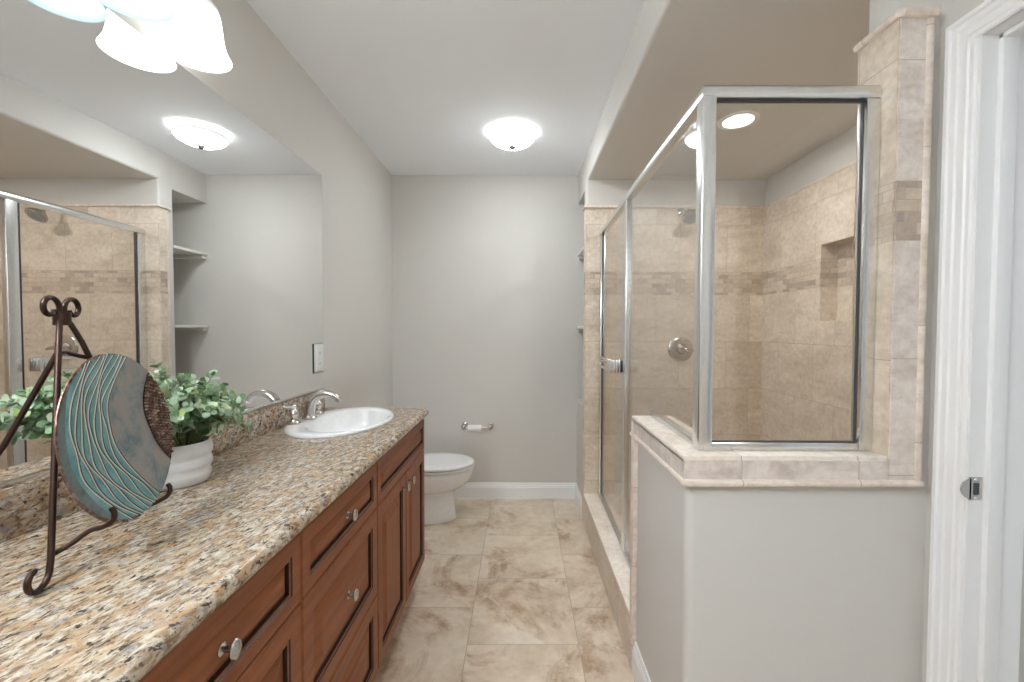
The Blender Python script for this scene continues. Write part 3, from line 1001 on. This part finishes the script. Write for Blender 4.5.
face = [[tuple(h0 + dv * kk + e1 * r * math.cos(2 * PI * i / 32) + e2 * r * math.sin(2 * PI * i / 32)) for i in range(32)] for r, kk in ((0.045, 0.0655), (0.043, 0.0685), (0.002, 0.0695))]
MB().rings(face, M['pewter'], True, True).build('spray_face', hd, smooth=50)
w = MB()
for ringr, cnt in ((0.014, 6), (0.026, 12), (0.038, 18)):
    for i in range(cnt):
        p = h0 + dv * 0.068 + (e1 * math.cos(2 * PI * i / cnt) + e2 * math.sin(2 * PI * i / cnt)) * ringr
        w.tube([tuple(p), tuple(p + dv * 0.004)], 0.0025, M['plastic'], 6)
w.build('nozzles', t, smooth=0)

vx, vz = 1.048, 1.160
t = thing('shower_valve', (vx, YE, vz), 'round brushed nickel shower valve with lever handle on the tiled wall', 'shower valve')
MB().lathe((vx, YE, vz), [(0.0001, -0.012), (0.040, -0.012), (0.066, -0.010), (0.078, -0.006), (0.082, -0.0005)], M['nickel'], 48, 'Y').build('escutcheon', t, smooth=50)
w = MB().lathe((vx, YE, vz), [(0.0001, -0.060), (0.018, -0.058), (0.024, -0.048), (0.028, -0.024), (0.034, -0.012)], M['nickel'], 32, 'Y')
w.tube(smooth_path([(vx, YE - 0.045, vz), (vx + 0.02, YE - 0.055, vz + 0.002), (vx + 0.05, YE - 0.058, vz - 0.003), (vx + 0.068, YE - 0.055, vz - 0.008)], 4), [0.012] * 5 + [0.010] * 4 + [0.008] * 3 + [0.005], M['nickel'], 14)
w.build('lever', t, smooth=50)

# ------------------------------------------------------------------ alcove shelves
for nm, z, lb in (('upper', 1.853, 'upper painted shelf in the alcove beside the shower'), ('lower', 1.312, 'lower painted shelf in the alcove beside the shower')):
    t = thing('alcove_shelf', (XW, (YN + YB) / 2, z), lb, 'shelf', 'painted shelves in the alcove')
    MB().bbox((XW - 0.004, YN + 0.001, z - 0.020), (0.739, YB - 0.001, z), M['shelfpaint'], 0.004).build('board', t)
    MB().bbox((XW + 0.006, YB - 0.045, z - 0.044), (0.739, YB - 0.001, z - 0.0205), M['shelfpaint'], 0.003).build('cleat', t)

# ------------------------------------------------------------------ toilet
ty = 2.835
t = thing('toilet', (-0.62, ty, 0), 'white two-piece toilet with closed lid between vanity and back wall', 'toilet')


def egg(xb, xf, hw, z, n=48, xc=None):
    """outline with a blunt back (xb) and an elongated front (xf)"""
    xc = xb + (xf - xb) * 0.42 if xc is None else xc
    ring = []
    for i in range(n):
        a = 2 * PI * i / n
        c, s = math.cos(a), math.sin(a)
        if c >= 0:
            x, y = xc + (xf - xc) * c, hw * s
        else:
            k = 0.72
            x, y = xc + (xc - xb) * -(abs(c) ** k), hw * math.copysign(abs(s) ** 0.8, s)
        ring.append((x, ty + y, z))
    return ring


w = MB()
lv = [(-0.90, -0.436, 0.118, 0.0), (-0.90, -0.434, 0.120, 0.012), (-0.90, -0.441, 0.112, 0.05), (-0.90, -0.446, 0.106, 0.11), (-0.90, -0.448, 0.104, 0.172), (-0.90, -0.446, 0.106, 0.186), (-0.90, -0.430, 0.118, 0.200),
      (-0.90, -0.398, 0.142, 0.217), (-0.90, -0.362, 0.164, 0.245), (-0.90, -0.336, 0.178, 0.280), (-0.90, -0.322, 0.185, 0.315), (-0.90, -0.317, 0.187, 0.343), (-0.90, -0.321, 0.184, 0.350)]
w.rings([egg(*l) for l in lv], M['porcelain'])
w.bbox((-0.955, ty - 0.12, 0.20), (-0.76, ty + 0.12, 0.362), M['porcelain'], 0.02, 3)
w.build('bowl', t, smooth=50)
w = MB().rings([egg(-0.76, -0.318, 0.180, 0.3515), egg(-0.762, -0.312, 0.184, 0.3545), egg(-0.762, -0.310, 0.185, 0.3655), egg(-0.76, -0.316, 0.182, 0.370)], M['plastic'])
w.build('seat', t, smooth=50)
w = MB().rings([egg(-0.765, -0.320, 0.180, 0.3735), egg(-0.77, -0.312, 0.187, 0.377), egg(-0.77, -0.310, 0.188, 0.385), egg(-0.765, -0.316, 0.184, 0.392), egg(-0.755, -0.335, 0.168, 0.3955), egg(-0.70, -0.42, 0.10, 0.397)], M['porcelain'])
w.build('lid', t, smooth=50)
for sgn in (-1, 1):
    MB().bbox((-0.785, ty + sgn * 0.075 - 0.02, 0.3515), (-0.757, ty + sgn * 0.075 + 0.02, 0.390), M['plastic'], 0.006).build('hinge', t)
MB().bbox((-0.957, ty - 0.215, 0.3625), (-0.785, ty + 0.215, 0.690), M['porcelain'], 0.022, 4).build('tank', t)
MB().bbox((-0.962, ty - 0.224, 0.6905), (-0.776, ty + 0.224, 0.722), M['porcelain'], 0.010, 3).build('tank_lid', t)
MB().tube([(-0.784, ty - 0.15, 0.645), (-0.768, ty - 0.15, 0.645), (-0.765, ty - 0.13, 0.643), (-0.765, ty - 0.09, 0.638)], 0.006, M['chrome'], 10).build('flush_lever', t)

# ------------------------------------------------------------------ toilet paper holder and roll
pz = 0.560
t = thing('toilet_paper_holder', (-0.32, YB, pz), 'small nickel toilet paper holder on the back wall beside the toilet', 'toilet paper holder')
for x, sgn in ((-0.418, 1), (-0.222, -1)):
    w = MB().lathe((x, YB, pz), [(0.0001, -0.010), (0.012, -0.010), (0.022, -0.006), (0.024, -0.0005)], M['nickel'], 24, 'Y')
    w.tube([(x, YB - 0.008, pz), (x, YB - 0.055, pz)], 0.008, M['nickel'], 12)
    w.lathe((x, YB - 0.072, pz), [(0.0001, -0.022), (0.011, -0.020), (0.019, -0.010), (0.0215, 0.0), (0.019, 0.010), (0.010, 0.020), (0.0001, 0.022)], M['nickel'], 24, 'Y')
    w.build('bracket', t, smooth=50)
MB().tube([(-0.402, YB - 0.072, pz - 0.004), (-0.238, YB - 0.072, pz - 0.004)], 0.0095, M['chrome'], 16).build('spindle', t)
w = MB()
rg = []
for r, x in ((0.0145, -0.388), (0.024, -0.388), (0.0245, -0.387), (0.0245, -0.289), (0.024, -0.288), (0.0145, -0.288), (0.0145, -0.388)):
    rg.append([(x, YB - 0.072 + r * math.cos(2 * PI * i / 32), pz - 0.0085 + r * math.sin(2 * PI * i / 32)) for i in range(32)])
w.rings(rg, M['paper'], False, False)
tag(w.build('toilet_paper_roll', smooth=40), 'nearly finished white toilet paper roll hanging on the nickel wall holder', 'toilet paper')

# ------------------------------------------------------------------ plate easel
n_ = Vector((math.cos(math.radians(17)), math.sin(math.radians(17)), 0))
w_ = Vector((-n_.y, n_.x, 0))
Lf = Vector((-0.720, 0.634, CT + 0.0030))
Rf = Vector((-0.822, 0.870, CT + 0.0045))
Tp = Vector((-0.8245, 0.755, 1.312))
t = thing('plate_easel', (-0.80, 0.76, CT), 'dark bronze wrought iron plate easel with scrolled ends on the counter', 'easel')
ER = 0.0044


def spiral(c, r0, r1, a0, a1, e1, e2, n=18):
    out = []
    for i in range(n + 1):
        u = i / n
        a = math.radians(a0 + (a1 - a0) * u)
        r = r0 + (r1 - r0) * u
        out.append(c + e1 * (r * math.cos(a)) + e2 * (r * math.sin(a)))
    return out


up = Vector((0, 0, 1))
for sgn, ft in ((-1, Lf), (1, Rf)):
    side = w_ * sgn
    base = ft + up * 0.034
    head = Tp + side * 0.005
    # foot scroll: leg comes down, turns outwards and curls up
    c = ft + side * 0.028 + up * 0.0235
    foot = spiral(c, 0.0265, 0.0100, 172, 455, side, up, 22) if sgn < 0 else [ft + up * 0.012, ft + n_ * 0.003, ft + n_ * 0.012]
    # top scroll: leg passes the collar, arches outwards and curls under
    c2 = Tp + side * 0.027 + up * 0.010
    topc = spiral(c2, 0.0220, 0.0085, 186, -165, side, up, 24)
    leg = [head.lerp(base, k / 10) for k in range(11)]
    if sgn > 0:     # this leg bows outwards below the collar
        leg = smooth_path([head, Vector((-0.8046, 0.781, 1.235)), Vector((-0.800, 0.815, 1.10)), Vector((-0.812, 0.855, 0.98)), base], 4)
    path = list(reversed(topc)) + leg + foot
    rr_ = [ER * 0.8] * 3 + [ER] * (len(path) - 5) + [ER * 0.8, ER * 0.6]
    MB().tube(path, rr_, M['iron'], 10).build('front_leg', t, smooth=50)
w = MB()
w.lathe((Tp.x, Tp.y, Tp.z - 0.020), [(0.0001, 0), (0.0115, 0), (0.0125, 0.004), (0.0115, 0.008), (0.0125, 0.012), (0.0115, 0.016), (0.0125, 0.020), (0.0115, 0.024), (0.0001, 0.024)], M['iron'], 16, sx=0.9, sy=1.1)
w.build('collar', t, smooth=30)
# cross brace and the strut leaning back to the wall
bl = Tp.lerp(Lf, 0.165)
br = Vector((-0.8046, 0.781, 1.232))
MB().tube(smooth_path([bl, bl.lerp(br, 0.3) + up * 0.004 - n_ * 0.006, bl.lerp(br, 0.7) + up * 0.002 - n_ * 0.006, br], 4), 0.004, M['iron'], 8).build('cross_brace', t)
MB().tube([bl - n_ * 0.004, Vector((-0.869, 0.700, 1.088)), Vector((-0.917, 0.602, CT + 0.006)), Vector((-0.919, 0.598, CT + 0.0045))], 0.0045, M['iron'], 10).build('back_strut', t)
PC = Vector((-0.724, 0.757, 1.092))
PR = 0.150
yaw, tilt = math.radians(14.9), math.radians(8.4)
pn = Vector((math.cos(yaw) * math.cos(tilt), math.sin(yaw) * math.cos(tilt), math.sin(tilt)))
pa = Vector((-math.sin(yaw), math.cos(yaw), 0))
pb = pn.cross(pa)


def PP(a, b, d=0.0):
    return PC + pa * a + pb * b + pn * d


for att, tipa, lean in ((Tp.lerp(Lf, 0.91), -0.090, 0.0), (Vector((-0.814, 0.859, 0.965)), 0.058, 0.012)):
    z_ = -math.sqrt(PR ** 2 - tipa ** 2)
    p = smooth_path([att, att.lerp(PP(tipa, z_ - 0.014, -0.020), 0.55) - up * 0.002, PP(tipa, z_ - 0.0125, -0.016), PP(tipa + lean * 0.3, z_ - 0.0105, 0.004), PP(tipa + lean * 0.7, z_ - 0.004, 0.017),
                     PP(tipa + lean, z_ + 0.008, 0.021), PP(tipa + lean, z_ + 0.018, 0.018)], 5)
    MB().tube(p, [0.0042] * (len(p) - 2) + [0.0042, 0.003], M['iron'], 10).build('hook_arm', t, smooth=50)

# ------------------------------------------------------------------ decorative plate
t = thing('decorative_plate', tuple(PP(0, -PR)), 'round teal and bronze ceramic plate with wavy ridges standing on the iron easel', 'plate')


def dish(a, b):
    """depth of the plate surface: a shallow bowl, rim forward"""
    r2 = (a * a + b * b) / (PR * PR)
    return 0.010 * r2 - 0.006


NB = 96
WAV = 9
CURVES = {
    'bronze': [(1.0, 0.35), (0.927, 0.294), (0.788, 0.171), (0.566, -0.008), (0.409, -0.094), (0.176, -0.115), (-0.07, -0.089), (-0.31, 0.02), (-0.632, 0.227), (-0.892, 0.418), (-1.0, 0.50)],
    'bead': [(1.0, 0.86), (0.661, 0.679), (0.444, 0.577), (0.222, 0.535), (-0.018, 0.582), (-0.272, 0.661), (-0.536, 0.813), (-1.0, 1.1)],
    'rim': [(1.0, -0.40), (0.857, -0.52), (0.633, -0.69), (0.355, -0.785), (0.118, -0.829), (-0.185, -0.817), (-0.495, -0.67), (-0.786, -0.461), (-1.0, -0.22)],
}


def curve(name, u):
    P = CURVES[name]
    for i in range(len(P) - 1):
        if u >= P[i + 1][0] or i == len(P) - 2:
            (b1, a1), (b2, a2) = P[i], P[i + 1]
            b0, a0 = P[max(i - 1, 0)]
            b3, a3 = P[min(i + 2, len(P) - 1)]
            h = b2 - b1
            m1 = (a2 - a0) / (b2 - b0)
            m2 = (a3 - a1) / (b3 - b1)
            x = (u - b1) / h
            return ((2 * x ** 3 - 3 * x * x + 1) * a1 + (x ** 3 - 2 * x * x + x) * h * m1 + (-2 * x ** 3 + 3 * x * x) * a2 + (x ** 3 - x * x) * h * m2)


def bound(k, b):
    """boundary curves of the plate design as a function of the height b, from the left rim to the right"""
    u = b / PR
    if k in CURVES:
        return curve(k, u) * PR
    f = k / WAV
    a0, a1 = curve('rim', u), curve('bronze', u)
    wob = 0.19 * (a1 - a0) / WAV * 2
    return (a0 + (a1 - a0) * f + wob * (math.sin(u * 8.5 + k * 1.7) * 0.85 + 0.15 * math.sin(u * 14 + k * 2.2))) * PR


def strip(w, lo, hi, m, lift=0.0, nb=NB, na=4):
    for i in range(nb):
        rows = []
        for b in (-PR + 2 * PR * i / nb, -PR + 2 * PR * (i + 1) / nb):
            e = math.sqrt(max(0, PR * PR - b * b))
            l = max(-e, min(e, lo(b)))
            h = max(-e, min(e, hi(b)))
            rows.append([PP(l + (h - l) * j / na, b, dish(l + (h - l) * j / na, b) + lift * math.sin(PI * j / na)) for j in range(na + 1)])
        if (rows[0][0] - rows[0][-1]).length < 1e-6 and (rows[1][0] - rows[1][-1]).length < 1e-6:
            continue
        for j in range(na):
            w.add([rows[0][j], rows[0][j + 1], rows[1][j + 1], rows[1][j]], [(0, 1, 2, 3)], m)


# body: back and edge of the plate
w = MB()
rg = []
for r, dd in ((0.02, -0.016), (0.06, -0.016), (0.105, -0.010), (0.145, 0.0), (PR, 0.003), (PR, 0.0045)):
    rg.append([tuple(PP(r * math.cos(2 * PI * i / 96), r * math.sin(2 * PI * i / 96), dd)) for i in range(96)])
w.rings(rg, M['groove'], True, False)
w.build('plate_back', t, smooth=50)
LO = lambda b: -1.0
HI = lambda b: 1.0
w = MB()
strip(w, LO, lambda b: bound('rim', b), M['rimteal'], 0.0)
for i in range(130):      # little ticks along the textured left rim
    a = PI / 2 + 0.15 + (PI + 0.0 - 0.15) * i / 130
    c, s = math.cos(a), math.sin(a)
    w.tube([PP(c * PR * 0.975, s * PR * 0.975, dish(c * PR, s * PR) + 0.0005), PP(c * PR * 1.012, s * PR * 1.012, dish(c * PR, s * PR) + 0.0012)], 0.0013, M['bead'], 5)
w.build('textured_rim', t, smooth=0)['label'] = 'grey teal textured rim'
w = MB()
edges = ['rim'] + list(range(1, WAV)) + ['bronze']
for k in range(len(edges) - 1):
    strip(w, (lambda b, e=edges[k]: bound(e, b)), (lambda b, e=edges[k + 1]: bound(e, b)), M['teal'], 0.0018)
for e in edges[1:]:
    for off, m_, r_, dd in ((0.0, M['groove'], 0.0018, 0.0012), (-0.0021, M['ridge'], 0.0009, 0.0020)):
        path = []
        for i in range(NB + 1):
            b = (-PR + 2 * PR * i / NB) * 0.999
            lim = math.sqrt(max(0, PR * PR - b * b))
            a = bound(e, b) + off
            if abs(a) < lim:
                path.append(PP(a, b, dish(a, b) + dd))
        if len(path) > 3:
            w.tube(path, r_, m_, 6)
w.build('wave_panel', t, smooth=40)['label'] = 'teal glazed panel with wavy champagne ridges'
w = MB()
strip(w, lambda b: bound('bronze', b), lambda b: bound('bead', b), M['bronze'], 0.001)
w.build('bronze_band', t, smooth=40)['label'] = 'mottled grey bronze band'
w = MB()
strip(w, lambda b: bound('bead', b), HI, M['groove'], 0.0)
for row in range(8):
    d0 = 0.0055 + row * 0.0096
    for i in range(46):
        b = -PR + 2 * PR * (i + 0.5 * (row % 2)) / 46
        a = bound('bead', b) + d0
        if a * a + b * b < (PR - 0.002) ** 2:
            c0 = PP(a, b, dish(a, b) + 0.0010)
            rg = []
            for r_, z_ in ((0.0046, 0.0), (0.0041, 0.0026), (0.0021, 0.0044), (0.0002, 0.0049)):
                rg.append([tuple(c0 + pa * r_ * math.cos(2 * PI * q / 7) + pb * r_ * 0.68 * math.sin(2 * PI * q / 7) + pn * z_) for q in range(7)])
            w.rings(rg, M['bead'], False, True)
w.build('beaded_segment', t, smooth=60)['label'] = 'dark copper beaded segment'

# ------------------------------------------------------------------ potted plant
qx, qy = -0.867, 1.060
t = thing('potted_plant', (qx, qy, CT), 'leafy green eucalyptus plant in a ribbed white pot against the backsplash', 'plant')
k = 0.92
prof = [(0.0001, 0.0005), (0.060, 0.0005), (0.066, 0.006), (0.071, 0.018), (0.0715, 0.028), (0.0685, 0.036), (0.073, 0.044), (0.075, 0.054), (0.072, 0.064), (0.0695, 0.068), (0.0745, 0.076), (0.0755, 0.088), (0.072, 0.100),
        (0.067, 0.107), (0.0635, 0.105), (0.063, 0.090), (0.0001, 0.088)]
MB().lathe((qx, qy, CT), [(r * k, h) for r, h in prof], M['pot'], 56).build('pot', t, smooth=60)
MB().lathe((qx, qy, CT), [(0.0001, 0.098), (0.03, 0.099), (0.055, 0.096), (0.0625, 0.094)], M['soil'], 40).build('soil', t)
w = MB()
ws = MB()
rnd = random.Random(11)


def leaf(w, p, d, nrm, L, Wd):
    d = d.normalized()
    s = d.cross(nrm).normalized()
    nn = s.cross(d)
    pts = [(0, 0, 0), (0.22, 0.34, 0.04), (0.55, 0.5, 0.06), (0.85, 0.33, 0.03), (1.0, 0, -0.03), (0.85, -0.33, 0.03), (0.55, -0.5, 0.06), (0.22, -0.34, 0.04), (0.5, 0, 0.0)]
    v = [p + d * (a * L) + s * (b * Wd) + nn * (c * L) for a, b, c in pts]
    w.add(v, [(8, i, i + 1) for i in range(7)] + [(8, 7, 0)], M['leaf'])


def lim(p):
    p.x = max(p.x, XL + 0.030)
    if p.y < 0.93:          # keeps clear of the easel
        p.x = min(p.x, -0.868)
    p.z = max(p.z, CT + 0.045) if p.y > qy + 0.07 or p.y < qy - 0.07 or p.x > qx + 0.07 else p.z
    return p


NSTEM = 135
for i in range(NSTEM):
    az = 2 * PI * (i * 0.61803) + rnd.uniform(-0.3, 0.3)
    out_ = math.sqrt(rnd.uniform(0.02, 1.0))
    # the bush spreads along the wall more than away from it
    ry_ = 0.225 if math.sin(az) > 0 else 0.270
    hgt = (0.165 if math.sin(az) > 0 else 0.185) * (1 - (0.66 if math.sin(az) > 0 else 0.40) * out_ ** 1.5) + rnd.uniform(-0.045, 0.015)
    if i % 17 == 0:
        hgt += 0.030
    start = Vector((qx + 0.035 * math.cos(az) * out_, qy + 0.035 * math.sin(az) * out_, CT + 0.094 * k))
    end = Vector((qx + 0.120 * math.cos(az) * out_, qy + ry_ * math.sin(az) * out_, CT + 0.098 + hgt))
    mid = start.lerp(end, 0.55) + Vector((0, 0, 0.030))
    path = [lim(Vector(p)) for p in smooth_path([start, mid, end], 5)]
    ws.tube(path, [0.0014 * (1 - 0.6 * j / (len(path) - 1)) for j in range(len(path))], M['stem'], 5)
    npair = 7
    for j in range(npair):
        u = 0.30 + 0.70 * j / (npair - 1)
        f = u * (len(path) - 1)
        i0 = min(int(f), len(path) - 2)
        p = path[i0].lerp(path[i0 + 1], f - i0)
        tdir = (path[i0 + 1] - path[i0]).normalized()
        a0 = rnd.uniform(0, PI)
        e1 = tdir.cross(Vector((0.3, 0.2, 1))).normalized()
        e2 = tdir.cross(e1)
        for s_ in (0, PI):
            dd = (e1 * math.cos(a0 + s_) + e2 * math.sin(a0 + s_)) * 0.9 + tdir * 0.45 + Vector((0, 0, 0.1))
            L = rnd.uniform(0.019, 0.030) * (1.06 - 0.32 * u)
            q = p + dd.normalized() * L
            if q.x < XL + (0.028 if q.z < CT + 0.105 else 0.012):
                dd.x = abs(dd.x)
            leaf(w, p, dd, tdir + Vector((rnd.uniform(-.3, .3), rnd.uniform(-.3, .3), 0.4)), L, L * 0.88)
    leaf(w, path[-1], path[-1] - path[-2], Vector((0.2, 0.1, 1)), 0.014, 0.011)
ws.build('stems', t, smooth=60)
w.build('foliage', t, smooth=60)
